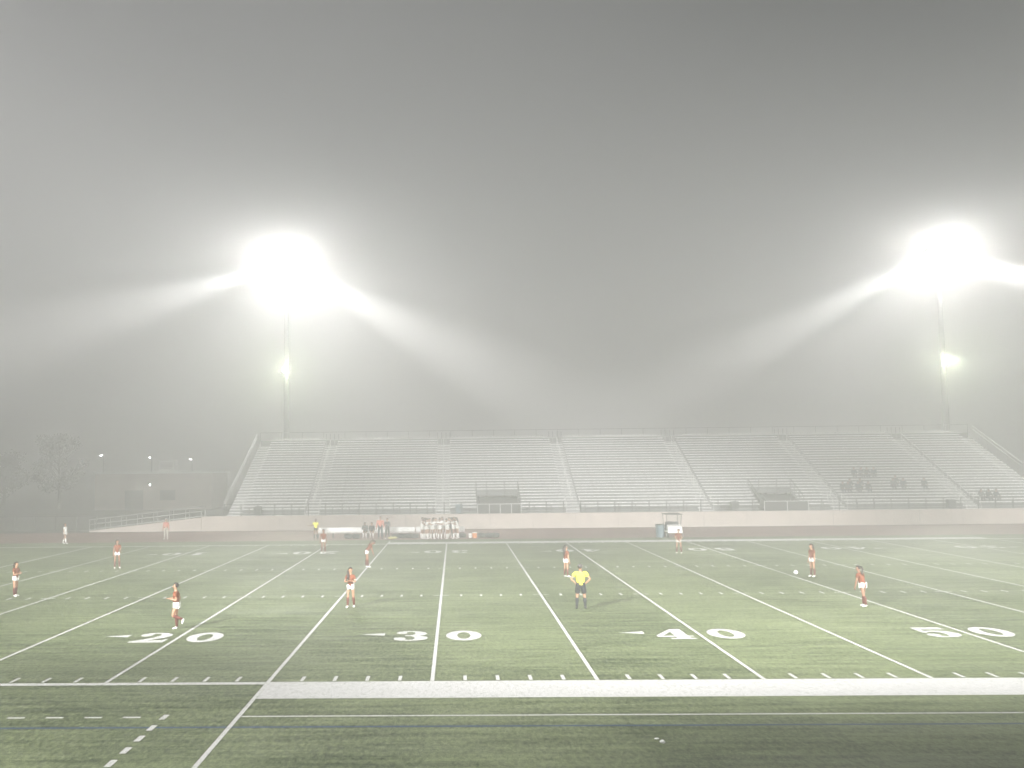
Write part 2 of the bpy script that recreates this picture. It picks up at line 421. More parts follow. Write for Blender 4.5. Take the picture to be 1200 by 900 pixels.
# ------------------------------------------------------------------ floodlight towers
def tower(x, y, face, label):
    t = empty('floodlight_tower', (x, y, 0), face, label, 'floodlight', 'floodlight towers around the field')
    b = MB(); b.tube([(0,0,0),(0,0,12),(0,0,24),(0,0,32)], [.42,.34,.26,.18], 12)
    b.build('pole', M['pole'], t, smooth=True)
    b = MB(); b.tube([(0,0,.0),(0,0,.9)], .62, 12); b.build('footing', M['wall'], t)
    for r, z in enumerate((28.6, 29.8, 31.0)):
        b = MB(); b.box(-2.4, 2.4, -.34, -.22, z-.08, z+.08); b.box(-.12, .12, -.3, .2, z-.06, z+.06); b.build('crossarm', M['pole'], t)
        for k in range(5):
            fx = -2.0 + k*1.0
            h = MB(); ax = Vector((0, -.84, -.54)); c = Vector((fx, -.36, z-.18))
            h.tube([c - ax*.05, c + ax*.12, c + ax*.34], [.10, .20, .30], 12); h.tube([(fx, -.28, z-.02), c], .03, 5)
            f = h.build('floodlight', M['housing'], t, smooth=False)
            l = MB(); l.tube([c + ax*.335, c + ax*.350], [.275, .275], 12); l.build('lens', M['lens'], f)
    h = MB(); c = Vector((0, -.75, 17.35)); h.tube([(0, -.2, 17.6), (0, -.7, 17.6)], .05, 6); h.tube([c + Vector((0,.1,.16)), c, c + Vector((0,-.12,-.02))], [.12, .2, .24], 12)
    f = h.build('lower_floodlight', M['housing'], t)
    l = MB(); l.ball(c + Vector((0,-.15,-.02)), (.27, .12, .27), 12, 8); l.build('lens', M['green_lens'], f, smooth=True)
    return t
def spot(loc, target, watts, cone, blend, rad=.6, col=(1, .985, .965)):
    l = bpy.data.lights.new('floodlight_beam', 'SPOT'); l.energy = watts; l.spot_size = math.radians(cone); l.spot_blend = blend
    l.shadow_soft_size = rad; l.color = col
    o = bpy.data.objects.new('floodlight_beam', l); COL.objects.link(o); o.location = loc
    d = Vector(target) - Vector(loc); o.rotation_euler = d.to_track_quat('-Z', 'Y').to_euler(); return o
def point(loc, watts, rad=.4, col=(1, .985, .965)):
    l = bpy.data.lights.new('floodlight_glow', 'POINT'); l.energy = watts; l.shadow_soft_size = rad; l.color = col
    o = bpy.data.objects.new('floodlight_glow', l); COL.objects.link(o); o.location = loc; return o

TF = [(-19.0, 88.0), (57.4, 88.0)]; TN = [(-36.0, -40.0), (72.6, -40.0)]
tower(*TF[0], 0, 'tall steel floodlight tower glaring behind the left end of the grandstand')
tower(*TF[1], 0, 'tall steel floodlight tower glaring behind the right end of the grandstand')
tower(*TN[0], PI, 'tall floodlight tower behind the near stand, left of the camera')
tower(*TN[1], PI, 'tall floodlight tower behind the near stand, right of the camera')
def beam(x, y, z, az, el, half, watts, blend=.95, rad=.3):
    """one bank of floodlights: az degrees from straight across the field, el degrees below the horizon"""
    s_ = 1 if y < 25 else -1
    a_, e_ = math.radians(az), math.radians(el)
    d = Vector((math.sin(a_)*math.cos(e_), s_*math.cos(a_)*math.cos(e_), -math.sin(e_)))
    p = Vector((x + d.x*1.6, y + s_*1.6, z))
    return spot(p, p + d*10, watts, half*2, blend, rad)
FAR = 2.25; NEAR = .92
for (x, y), azs in zip(TF, ((-36, 2, 38, 22), (-64, -30, 6, -46))):
    for az, el, half, wt in zip(azs, ((20, 27, 23, 22) if x < 0 else (23, 27, 20, 22)), ((8, 12, 6, 15) if x < 0 else (6, 12, 8, 15)), (1.4e5, .05e5, 1.4e5, .16e5)):
        beam(x, y, 29.3, az, el, half, wt*FAR)
    point((x, y-1.9, 29.9), 0.8e4*FAR, .8)                                       # spill of the whole array
    spot((x, y-1.3, 17.3), (x, y-30, 17.3), 0.8e3*FAR, 172, .1, .25, (.9, 1, .7))
for (x, y), azs, bx, wt in zip(TN, ((4, 24, 43), (-4, -27, -49)), (-8, 36), (0.9e6, 1.25e6)):
    for az, el in zip(azs, (22, 20, 18)): beam(x, y, 29.3, az, el, 14, wt*NEAR)
    spot((x, y+1.6, 29.3), (bx, -4, 0), (2.6e5 if x < 0 else 1.3e5)*NEAR, 34, .8)

# ------------------------------------------------------------------ people
def skin(nodes, edges, sub=1):
    """grow one continuous surface over a skeleton: nodes = [(co, radius)], node 0 is the root"""
    me = bpy.data.meshes.new('grow'); me.from_pydata([n[0] for n in nodes], edges, [])
    o = bpy.data.objects.new('grow', me); COL.objects.link(o)
    o.modifiers.new('Skin', 'SKIN').use_smooth_shade = True
    sd = me.skin_vertices[0].data
    for i, n in enumerate(nodes):
        r = n[1] if isinstance(n[1], tuple) else (n[1], n[1])
        sd[i].radius = r; sd[i].use_root = (i == 0)
    s = o.modifiers.new('Sub', 'SUBSURF'); s.levels = sub; s.render_levels = sub
    dg = bpy.context.evaluated_depsgraph_get()
    out = bpy.data.meshes.new_from_object(o.evaluated_get(dg))
    bpy.data.objects.remove(o); bpy.data.meshes.remove(me)
    return out
def mesh_obj(name, me, mats, parent):
    me.name = name; me.materials.clear()
    for m in mats: me.materials.append(m)
    for p in me.polygons: p.use_smooth = True
    o = bpy.data.objects.new(name, me); COL.objects.link(o); o.parent = parent; return o
def join_into(me, b, idx):
    """append the pieces of an MB (face details, fingers) to a grown body"""
    bm = bmesh.new(); bm.from_mesh(me)
    vs = [bm.verts.new(v) for v in b.v]
    for f, mi in zip(b.f, b.m):
        try: q = bm.faces.new([vs[i] for i in f]); q.material_index = mi
        except ValueError: pass
    bm.to_mesh(me); bm.free()

V = Vector
HANG = ((.16, .02, -1), (.10, .18, -1))
def person(loc, face, H, label, group, top, bottom, skin_m, hair_m, lean=0, head=0, turn=0, legs=((4,4),(-4,4)), spread=3,
           arms=(HANG, HANG), socks=None, shoes='white', hair='long', long_legs=False, cap=None, slim=1.0, seat_z=None, sleeves='short', short_len=.46):
    root = empty('person', loc, math.radians(face), label, 'person', group)
    a = math.radians(lean); up = V((0, math.sin(a), math.cos(a)))
    P = V((0, 0, 0)); sw = .102*slim
    waist = P + up*.085*H; chest = P + up*.19*H; nb = P + up*.275*H
    ha = a + math.radians(head); hu = V((0, math.sin(ha), math.cos(ha))); tu = math.radians(turn)
    hf = V((0, math.cos(ha), -math.sin(ha))); hf = hf*math.cos(tu) + V((-math.sin(tu), 0, 0)); hs = hf.cross(hu).normalized()
    neck = nb + hu*.035*H; hl = nb + hu*.07*H + hf*.012*H; hc = nb + hu*.125*H; ht = nb + hu*.165*H
    J = {}
    for s, side in ((1, 0), (-1, 1)):
        hip, kn = legs[side]; th = math.radians(hip); sh = math.radians(hip - kn); sp = math.radians(spread)
        hj = V((s*.055*H, 0, -.015*H))
        k = hj + V((s*math.sin(sp)*.245*H, math.sin(th)*.245*H, -math.cos(th)*math.cos(sp)*.245*H))
        an = k + V((s*math.sin(sp)*.1*H, math.sin(sh)*.235*H, -math.cos(sh)*.235*H))
        ff = V((s*.18, math.cos(sh), math.sin(sh)*1.0)).normalized()
        if abs(hip - kn) < 18: ff = V((s*.18, 1, -.18)).normalized()
        J[side] = (hj, k, an, ff)
    ua = {}
    for s, side in ((1, 0), (-1, 1)):
        u, f = arms[side]; u = V((s*u[0], u[1], u[2])).normalized(); f = V((s*f[0], f[1], f[2])).normalized()
        so = chest + up*.062*H + V((s*sw*H, 0, 0))
        el = so + u*.165*H; wr = el + f*.145*H; hd = wr + f*.045*H
        ua[side] = (so, el, wr, hd, u, f)
    # body
    n = [(P, .066*H*slim), (waist, .056*H*slim), (chest, .070*H*slim), (nb, .036*H), (neck, .029*H), (hl, .034*H), (hc, (.049*H, .056*H)), (ht, .030*H)]
    e = [(0,1),(1,2),(2,3),(3,4),(4,5),(5,6),(6,7)]
    for side in (0, 1):
        so, el, wr, hd, u, f = ua[side]; i = len(n)
        n += [(so, .037*H*slim), ((so+el)/2, .029*H), (el, .023*H), (el*.6+wr*.4, .023*H), (wr, .0155*H), (hd, (.021*H, .013*H))]
        e += [(2, i), (i,i+1), (i+1,i+2), (i+2,i+3), (i+3,i+4), (i+4,i+5)]
        hj, k, an, ff = J[side]; i = len(n)
        n += [(hj, .052*H*slim), (hj*.5+k*.5, .047*H*slim), (k, .031*H), (k*.65+an*.35 - ff*.008*H, .033*H), (an, .019*H), (an + ff*.07*H - V((0,0,.02*H)), .017*H)]
        e += [(0, i), (i,i+1), (i+1,i+2), (i+2,i+3), (i+3,i+4), (i+4,i+5)]
    me = skin(n, e)
    d = MB()                                       # fingers, thumb, nose, ears, eyes, mouth
    for s, side in ((1, 0), (-1, 1)):
        so, el, wr, hd, u, f = ua[side]
        pn = f.cross(V((s, 0, 0))); pn = pn.normalized() if pn.length > .2 else V((0, 0, -1))
        pw = f.cross(pn).normalized()
        for q, ln in enumerate((.040, .046, .043, .034)):
            o_ = hd + pw*(q-1.5)*.0115*H - f*.004*H
            d.tube([o_, o_ + f*ln*.5*H - pn*.003*H, o_ + f*ln*.85*H - pn*.013*H, o_ + f*ln*.98*H - pn*.024*H], [.0058*H, .0054*H, .005*H, .0035*H], 5)
        o_ = wr + f*.016*H - pw*.012*H
        d.tube([o_, o_ - pw*.018*H + f*.02*H, o_ - pw*.02*H + f*.042*H - pn*.006*H], [.0068*H, .006*H, .004*H], 5)
    fr = hc + hf*.052*H
    d.ball(fr - hu*.016*H + hf*.006*H, (.009*H, .012*H, .013*H), 6, 5)
    for s in (1, -1): d.ball(hc + hs*s*.049*H - hu*.008*H, (.008*H, .012*H, .017*H), 6, 5)
    d.mi = 1
    for s in (1, -1): d.ball(fr + hs*s*.019*H - hu*.002*H - hf*.003*H, .006*H, 6, 4)
    d.mi = 2; d.ball(fr - hu*.040*H - hf*.006*H, (.015*H, .006*H, .005*H), 6, 4)
    join_into(me, d, 0)
    zmin = min(v.co.z for v in me.vertices)
    parts = [mesh_obj('body', me, [skin_m, M['eye'], M['lip']], root)]
    # shirt
    n = [(P - up*.01*H, .074*H*slim), (waist, .073*H*slim), (chest, .082*H*slim), (nb - up*.01*H, .046*H)]; e = [(0,1),(1,2),(2,3)]
    for s in (1, -1): n.append((V((s*.040*H*slim, 0, 0)) - up*.082*H, .060*H*slim)); e.append((0, len(n)-1))
    for side in (0, 1):
        so, el, wr, hd, u, f = ua[side]; i = len(n)
        n += [(so, .048*H*slim), (so*.4+el*.6, .041*H)]; e += [(2, i), (i, i+1)]
        if sleeves == 'long': n += [(el, .036*H), (wr, .027*H)]; e += [(i+1, i+2), (i+2, i+3)]
    parts.append(mesh_obj('jacket' if sleeves == 'long' else 'shirt', skin(n, e), [top], root))
    # shorts or trousers
    n = [(P - up*.02*H, .070*H*slim)]; e = []
    for side in (0, 1):
        hj, k, an, ff = J[side]; i = len(n)
        if long_legs: n += [(hj, .066*H*slim), (k, .045*H), (an, .034*H)]; e += [(0, i), (i, i+1), (i+1, i+2)]
        else: n += [(hj - V((0,0,.005*H)), .064*H*slim), (hj*(1-short_len)+k*short_len, .060*H*slim)]; e += [(0, i), (i, i+1)]
    parts.append(mesh_obj('trousers' if long_legs else 'shorts', skin(n, e), [bottom], root))
    for side in (0, 1):
        hj, k, an, ff = J[side]
        if socks and not long_legs:
            b = MB(); b.tube([k*.86+an*.14 - ff*.004*H, k*.6+an*.4 - ff*.009*H, k*.25+an*.75, an], [.036*H, .039*H, .029*H, .026*H], 10)
            o = b.build('sock', socks, root, smooth=True); parts.append(o)
        b = MB(); dn = V((0, 0, -.026*H)) if ff.z > -.5 else V((0, -.02*H, 0))
        sh_ = skin([(an + dn*.7 - ff*.018*H, .026*H), (an + dn*.8 + ff*.03*H, .027*H), (an + dn + ff*.085*H, (.026*H, .019*H)), (an + dn + ff*.105*H, .014*H)], [(0,1),(1,2),(2,3)])
        parts.append(mesh_obj('shoe', sh_, [M[shoes]], root)); zmin = min(zmin, min(v.co.z for v in sh_.vertices))
    # hair
    b = MB(); c = hc + hu*.008*H - hf*.010*H; R = .062*H
    keep = lambda p: not ((V(p)-c).dot(hf) > .30*R and (V(p)-c).dot(hu) < .45*R) and (V(p)-c).dot(hu) > -.75*R
    b.ball(c, (R*.95, R*1.04, R*1.04), 14, 10, keep)
    if hair == 'long':
        q = c - hf*.045*H
        b.tube([q + hu*.02*H, q - hu*.06*H - hf*.012*H, nb - up*.02*H - V((0,.052*H,0)), chest - V((0,.082*H,0)), chest - up*.07*H - V((0,.078*H,0))], [.030*H, .044*H, .046*H, .036*H, .008*H], 8)
    elif hair == 'tail':
        q = c - hf*.055*H
        b.tube([q + hu*.02*H, q - hf*.03*H, q - hf*.035*H - hu*.06*H, nb - V((.01*H,.066*H,0)), chest + up*.02*H - V((.012*H,.088*H,0))], [.014*H, .022*H, .024*H, .022*H, .006*H], 7)
    elif hair == 'front':
        q = c - hf*.02*H
        b.tube([q + hs*.05*H, q + hs*.055*H - hu*.07*H, nb + hs*.055*H + hf*.035*H, chest + hs*.055*H + hf*.075*H, chest + hs*.05*H + hf*.07*H - up*.06*H], [.022*H, .032*H, .034*H, .028*H, .008*H], 8)
    parts.append(b.build('hair', hair_m, root, smooth=True))
    if cap:
        b = MB(); c2 = c + hu*.012*H; b.ball(c2, (.064*H,)*3, 12, 8, lambda p: (V(p)-c2).dot(hu) > .1*R)
        b.box(c2.x-.045*H, c2.x+.045*H, c2.y+.05*H, c2.y+.12*H, c2.z+.008*H, c2.z+.016*H)
        parts.append(b.build('cap', cap, root))
    lift = -zmin + (0.006 if loc[2] < .1 else 0)
    if seat_z is not None: lift = seat_z + .066*H
    for o in parts: o.data.transform(Matrix.Translation((0, 0, lift)))
    return root

PG = 'players in rust red on the field'
red = dict(top=M['maroon'], bottom=M['white_cloth'], socks=M['maroon_sock'])
FOLD = (((.30, .25, -1), (-.75, .7, .15)), ((.30, .28, -1), (-.75, .7, .28)))
person((-20.23, 19.2, 0), -105, 1.60, 'player in rust shirt with arms folded, at the left edge of the field', PG, skin_m=M['skin_a'], hair_m=M['hair'], arms=FOLD, head=12, slim=.92, hair='tail', legs=((3,3),(-3,5)), **red)
person((-19.8, 32.2, 0), -150, 1.68, 'long haired player standing alone near the far left yard lines', PG, skin_m=M['skin_b'], hair_m=M['hair'], arms=(HANG, ((.1,.2,-1),(-.3,.9,-.3))), slim=.92, hair='long', turn=25, legs=((3,3),(0,4)), spread=5, **red)
person((-9.7, 9.1, 0), 92, 1.70, 'jogging player with one foot lifted, above the painted 20', PG, skin_m=M['skin_a'], hair_m=M['hair'], arms=(((.1,-.45,-1),(-.1,1,.12)), ((.1,-.25,-1),(-.05,1,.25))), lean=4, legs=((6,10),(18,92)), hair='short', slim=.95, **red)
person((-8.53, 41.7, 0), 170, 1.60, 'player standing in front of the yellow shirted linesman', PG, skin_m=M['skin_b'], hair_m=M['hair'], slim=.9, hair='tail', legs=((2,2),(0,3)), **red)
person((-4.59, 31.4, 0), -80, 1.72, 'player bent forward looking down on the 25 yard line', PG, skin_m=M['skin_b'], hair_m=M['hair'], lean=32, head=28, arms=(((.05,.25,-1),(-.1,.3,-1)), ((.05,.3,-1),(-.1,.35,-1))), slim=.92, hair='tail', legs=((6,4),(0,6)), **red)
person((-3.8, 14.6, 0), 172, 1.66, 'player facing the camera with arms folded and hair over one shoulder', PG, skin_m=M['skin_a'], hair_m=M['hair'], arms=FOLD, slim=.92, hair='front', legs=((3,4),(-6,6)), turn=12, **red)
person((6.54, 25.4, 0), -60, 1.66, 'long haired player with back turned, just beyond the yellow shirted referee', PG, skin_m=M['skin_a'], hair_m=M['hair'], slim=.9, hair='long', arms=(HANG, ((.1,.1,-1),(0,.4,-1))), legs=((2,3),(-2,3)), spread=1, **red)
person((15.49, 38.9, 0), 160, 1.58, 'player standing in front of the white utility cart', PG, skin_m=M['skin_a'], hair_m=M['hair'], slim=.95, hair='tail', arms=(((.3,.0,-1),(-.55,.6,-.4)), ((.3,.0,-1),(-.5,.6,-.5))), spread=6, legs=((4,4),(0,4)), **red)
person((19.2, 24.6, 0), 110, 1.68, 'long haired player standing beside the ball', PG, skin_m=M['skin_a'], hair_m=M['hair'], slim=.9, hair='long', head=14, legs=((2,3),(-1,4)), spread=1, **red)
person((17.4, 13.7, 0), 38, 1.66, 'player with a dark ponytail leaning forward near the painted 50', PG, skin_m=M['skin_b'], hair_m=M['hair'], slim=1.0, lean=14, head=8, turn=35, hair='tail', arms=(((.18,.1,-1),(.0,.25,-1)), ((.16,.15,-1),(0,.3,-1))), legs=((9,6),(-12,6)), spread=5, **red)
person((5.83, 13.6, 0), -4, 1.82, 'referee in yellow shirt and black shorts with hands on hips', 'match officials', top=M['yellow'], bottom=M['black'], socks=M['black'], shoes='black', skin_m=M['skin_a'], hair_m=M['grey_hair'], hair='short', slim=1.12,
       arms=(((.72,-.35,-.8),(-.72,.25,-.72)), ((.72,-.35,-.8),(-.72,.25,-.72))), spread=7, legs=((2,2),(-2,2)), short_len=.85)
person((-10.84, 54.4, 0), 190, 1.68, 'linesman in yellow shirt standing by the left end of the team benches', 'match officials', top=M['yellow'], bottom=M['black'], socks=M['black'], shoes='black', skin_m=M['skin_b'], hair_m=M['hair'], hair='short',
       arms=(((.5,.2,-.7),(.7,.3,.1)), HANG))
person((-30.9, 52.3, 0), -100, 1.66, 'player in white kit walking alone along the foggy left track', None, top=M['white_cloth'], bottom=M['white_cloth'], socks=M['white_cloth'], skin_m=M['skin_a'], hair_m=M['hair'], hair='tail', legs=((16,6),(-14,10)))
person((-23.9, 56.5, 0), 180, 1.72, 'person in red top and white cap standing below the access ramp', None, top=M['coral'], bottom=M['khaki'], skin_m=M['skin_a'], hair_m=M['grey_hair'], hair='short', cap=M['white'], long_legs=True, sleeves='long')
person((-5.5, 54.3, 0), 176, 1.84, 'heavy set coach in coral jacket and dark trousers by the benches', None, top=M['coral'], bottom=M['navy'], skin_m=M['skin_b'], hair_m=M['hair'], hair='short', long_legs=True, sleeves='long', slim=1.22, shoes='black')
person((-4.95, 54.7, 0), 160, 1.66, 'coach in dark jacket standing to the right of the coral jacket', None, top=M['grey_cloth'], bottom=M['black'], skin_m=M['skin_a'], hair_m=M['grey_hair'], hair='short', long_legs=True, sleeves='long', slim=1.1, arms=FOLD)
SIT = dict(legs=((84, 84), (80, 88)), long_legs=False, seat_z=.46, sleeves='long')
person((-6.9, 56.02, 0), 178, 1.66, 'substitute in dark jacket sitting on the white bench, left of the coaches', None, top=M['grey_cloth'], bottom=M['black'], socks=M['white_cloth'], skin_m=M['skin_b'], hair_m=M['hair'], hair='tail', lean=18, arms=FOLD, **SIT)
person((-6.35, 56.02, 0), 185, 1.6, 'substitute in white socks sitting on the bench next to the coral jacket', None, top=M['black'], bottom=M['black'], socks=M['white_cloth'], skin_m=M['skin_a'], hair_m=M['hair'], hair='tail', lean=8, arms=(((.1,.6,-1),(0,1,-.2)),)*2, **SIT)
# the huddle
hc_ = V((-.62, 54.35)); NH = 15
hp = ['left end of the white huddle', 'second from the left in the front row of the huddle']
for k in range(NH):
    an = 2*PI*k/NH + .13; rx = 1.5; ry = .72
    p = (hc_.x + rx*math.cos(an), hc_.y + ry*math.sin(an), 0)
    fc = math.degrees(math.atan2(-math.sin(an)*ry, -math.cos(an)*rx)) - 90
    up_ = (.9, .2, -.25 - .3*random.random()); fo = (.6, .6, -.1)
    person(p, fc, random.uniform(1.58, 1.74), 'player in all white kit standing in the team huddle by the benches', 'white kit players in the huddle', top=M['white_cloth'], bottom=M['white_cloth'], socks=M['white_cloth'],
           skin_m=random.choice((M['skin_a'], M['skin_b'])), hair_m=M['hair'], hair=random.choice(('tail', 'short', 'short')), lean=random.uniform(5, 12), head=random.uniform(6, 16), arms=((up_, fo), (up_, fo)), slim=.9, legs=((4,3),(-3,4)))
person((.42, 54.15, 0), 60, 1.72, 'coach in dark clothes standing at the right end of the white huddle', None, top=M['grey_cloth'], bottom=M['black'], skin_m=M['skin_a'], hair_m=M['hair'], hair='long', long_legs=True, sleeves='long', lean=6, head=8, shoes='black')
# spectators: (x, row)
spec = [(38.55, 4, 0), (39.05, 4, 1), (39.5, 5, 0), (40.0, 4, 2), (40.5, 5, 1), (41.0, 4, 0), (40.9, 9, 2), (41.6, 9, 1), (42.2, 9, 0), (42.9, 9, 2), (43.7, 5, 1), (44.2, 6, 0), (44.7, 5, 2), (46.7, 5, 0), (49.9+1.0, 1, 1), (51.6, 1, 0), (52.3, 1, 2)]
proto = {}
def who(x, r):
    if r == 9: return 'spectator sitting highest up in the right of the grandstand'
    if x < 41.5: return 'spectator sitting in the left cluster low in the right of the grandstand'
    if x < 45: return 'spectator in the small group of three between the left cluster and the lone spectator'
    if x < 48: return 'lone spectator sitting in the foggy right part of the grandstand'
    return 'spectator sitting behind the front rail right of the last bright handrail'
for x, r, kd in spec:
    y, z = row(r)
    if kd not in proto:
        tp, bt = ((M['black'], M['navy']), (M['grey_cloth'], M['black']), (M['navy'], M['grey_cloth']))[kd]
        pr_ = person((x, y+.28, z), 180 + 6*kd, 1.72, who(x, r), 'spectators in the grandstand', top=tp, bottom=bt, skin_m=M['skin_b'], hair_m=M['hair'], hair=('short', 'long', 'short')[kd], long_legs=True, sleeves='long', lean=10, legs=((80, 84), (84, 80)), seat_z=.46, arms=(((.15,.5,-1),(-.3,1,-.3)),)*2, shoes='black', slim=1.12)
        proto[kd] = pr_
    else:
        pr_ = copy_tree(proto[kd]); pr_['label'] = who(x, r)
        pr_.location = (x, y+.28, z); pr_.rotation_euler.z = PI + random.uniform(-.3, .3)

# ------------------------------------------------------------------ field-side things
# ball
bm = bmesh.new(); bmesh.ops.create_icosphere(bm, subdivisions=3, radius=.115)
bp_ = bmesh.new(); bmesh.ops.create_icosphere(bp_, subdivisions=1, radius=1); pent = [v.co.normalized() for v in bp_.verts]; bp_.free()
for f in bm.faces: f.material_index = 1 if max(f.calc_center_median().normalized().dot(p) for p in pent) > .965 else 0; f.smooth = True
me = bpy.data.meshes.new('ball'); bm.to_mesh(me); bm.free(); me.materials.append(M['ball']); me.materials.append(M['ball_dark'])
o = bpy.data.objects.new('soccer_ball', me); COL.objects.link(o); o.location = (18.7, 25.7, .124)
tag(o, 'white soccer ball lying on the turf left of the long haired player', 'ball')

# team benches
for (x0, x1), lab in zip(((-11.05, -6.95), (-6.85, -2.75), (-2.65, 1.45)), ('white team bench at the left end of the row, behind the linesman', 'white team bench in the middle of the row, behind the coaches', 'white team bench at the right end of the row, behind the huddle')):
    xm = (x0+x1)/2; hw = (x1-x0)/2
    t = empty('team_bench', (xm, 56.1, 0), 0, lab, 'bench', 'team benches along the track')
    b = MB(); b.box(-hw, hw, .22, .27, .48, .86); b.build('backrest', M['white'], t, bevel=.01)
    b = MB(); b.box(-hw, hw, -.22, .12, .42, .46); b.build('seat', M['white'], t, bevel=.01)
    for q in (-.92, -.3, .3, .92):
        b = MB(); b.box(hw*q-.03, hw*q+.03, -.18, -.12, .004, .418); b.box(hw*q-.03, hw*q+.03, .28, .33, .004, .84); b.box(hw*q-.03, hw*q+.03, -.117, .277, .36, .417)
        b.build('leg', M['rail'], t)
# bags, cooler, bucket, bibs
def bag(x, y, L_, rz, lab, m=None, grp='equipment bags on the ground by the benches'):
    t = empty('equipment_bag', (x, y, .004), rz, lab, 'bag', grp)
    b = MB(); b.tube([(-L_/2,0,.17),(-L_*.42,0,.19),(-L_*.1,0,.20),(L_*.3,0,.185),(L_*.46,0,.18),(L_/2,0,.16)], [.10,.18,.195,.185,.17,.09], 10)
    b.build('bag_body', m or M['bag'], t, smooth=True)
    b = MB(); b.tube([(-.18,0,.37),(-.14,0,.46),(.14,0,.47),(.18,0,.37)], .014, 5); b.build('handle', M['grey_cloth'], t)
for k, x in enumerate((-8.25, -7.6, -4.3, -3.75, -3.2, -2.7)):
    bag(x, 55.1 + .12*math.sin(k*2.1), .62, .3*math.sin(k*1.7), ('black bag under the middle of the white benches', 'black bag under the middle of the white benches', 'black bag between the coaches and the huddle', 'black bag between the coaches and the huddle', 'black bag between the coaches and the huddle', 'black bag between the coaches and the huddle')[k])
for k, x in enumerate((1.25, 2.85, 3.45, 4.0)):
    bag(x, 55.0 + .15*math.sin(k*3), .6, .4*math.cos(k*2), 'black bag on the track edge to the right of the huddle')
t = empty('drinks_cooler', (2.25, 54.6, .004), 0, 'orange drinks cooler with white lid among the bags right of the huddle', 'cooler')
b = MB(); b.tube([(0,0,.0),(0,0,.05),(0,0,.40)], [.16,.18,.19], 14); b.build('cooler_body', M['orange'], t, smooth=False)
b = MB(); b.tube([(0,0,.402),(0,0,.44),(0,0,.47)], [.2,.2,.15], 14); b.build('lid', M['white'], t)
b = MB(); b.tube([(0,-.2,.08),(0,-.25,.06)], .025, 6); b.build('tap', M['white'], t)
t = empty('bucket', (1.9, 54.75, .004), 0, 'white bucket standing left of the orange drinks cooler', 'bucket')
b = MB(); b.tube([(0,0,.0),(0,0,.3),(0,0,.38)], [.12,.15,.16], 12); b.build('bucket_body', M['white'], t)
b = MB(); b.tube([(-.165,0,.33),(-.12,-.08,.22),(0,-.17,.16),(.12,-.08,.22),(.165,0,.33)], .008, 5); b.build('handle', M['rail'], t)
b = MB()
for k in range(7): b.ball((random.uniform(-.3,.3), random.uniform(-.12,.12), .10 + .05*random.random()), (random.uniform(.12,.22), .12, random.uniform(.08,.13)), 8, 6)
o = b.build('bib_pile', M['bib'], None, smooth=True); o.location = (-4.5, 53.9, .0); tag(o, 'crumpled pile of yellow bibs at the end of the 25 yard line', 'bibs')
# big bin
t = empty('bin', (17.25, 53.6, .004), 0, 'tall blue grey bin standing on the track left of the white cart', 'bin')
b = MB(); b.tube([(0,0,0),(0,0,.05),(0,0,.95)], [.30,.32,.37], 16); b.build('bin_body', M['bin'], t, smooth=False)
b = MB(); b.tube([(0,0,.951),(0,0,1.0),(0,0,1.06)], [.40,.40,.30], 16); b.build('lid', M['dark_bin'], t)
# utility cart seen from the front
t = empty('utility_cart', (18.35, 53.2, .004), 0, 'white golf cart with a roof parked on the track edge', 'cart')
b = MB(); b.box(-.60, .60, .0, 1.7, .38, .50)
b.add([(-.60,-.25,.36),(.60,-.25,.36),(.60,.35,.36),(-.60,.35,.36),(-.56,-.18,.86),(.56,-.18,.86),(.58,.35,1.02),(-.58,.35,1.02)], [(0,3,2,1),(4,5,6,7),(0,1,5,4),(1,2,6,5),(2,3,7,6),(3,0,4,7)])
b.box(-.60, .60, 1.15, 1.75, .505, .85); b.build('cart_body', M['white'], t, bevel=.05)
b = MB(); b.box(-.66, .66, -.05, 1.75, 1.80, 1.86); b.build('roof', M['rail'], t, bevel=.02)
b = MB()
for sx_ in (-1, 1):
    b.tube([(sx_*.56, .33, 1.0), (sx_*.60, .12, 1.80)], .025, 6); b.tube([(sx_*.56, 1.6, .85), (sx_*.60, 1.6, 1.80)], .025, 6)
b.tube([(-.42,.5,1.86),(-.36,.5,2.0),(.36,.5,2.0),(.42,.5,1.86)], .025, 6); b.build('roof_post', M['rail'], t)
b = MB(); b.add([(-.53,.33,1.03),(.53,.33,1.03),(.56,.15,1.76),(-.56,.15,1.76),(-.53,.345,1.03),(.53,.345,1.03),(.56,.165,1.76),(-.56,.165,1.76)], [(0,1,2,3),(7,6,5,4),(0,4,5,1),(1,5,6,2),(2,6,7,3),(3,7,4,0)]); b.build('windscreen', M['glass'], t)
b = MB(); b.box(-.55, .55, .8, 1.15, .505, .78); b.box(-.55, .55, 1.05, 1.145, .785, 1.2); b.build('seat', M['grey_cloth'], t, bevel=.03)
b = MB(); b.tube([(-.28,.4,.95),(-.28,.6,1.12)], .02, 6); b.tube([(-.28+.16*math.cos(q*PI/6), .6, 1.12+.16*math.sin(q*PI/6)) for q in range(13)], .016, 5); b.build('steering_wheel', M['tyre'], t)
for sx_ in (-1, 1):
    b = MB(); b.tube([(sx_*.36,-.255,.62),(sx_*.36,-.20,.62)], .075, 10); b.build('headlight', M['glass'], t)
    for y_ in (.1, 1.4):
        b = MB(); b.tube([(sx_*.50,y_,.22),(sx_*.66,y_,.22)], .22, 14); w = b.build('wheel', M['tyre'], t)
        b = MB(); b.tube([(sx_*.655,y_,.22),(sx_*.668,y_,.22)], .12, 10); b.build('rim', M['white'], w)
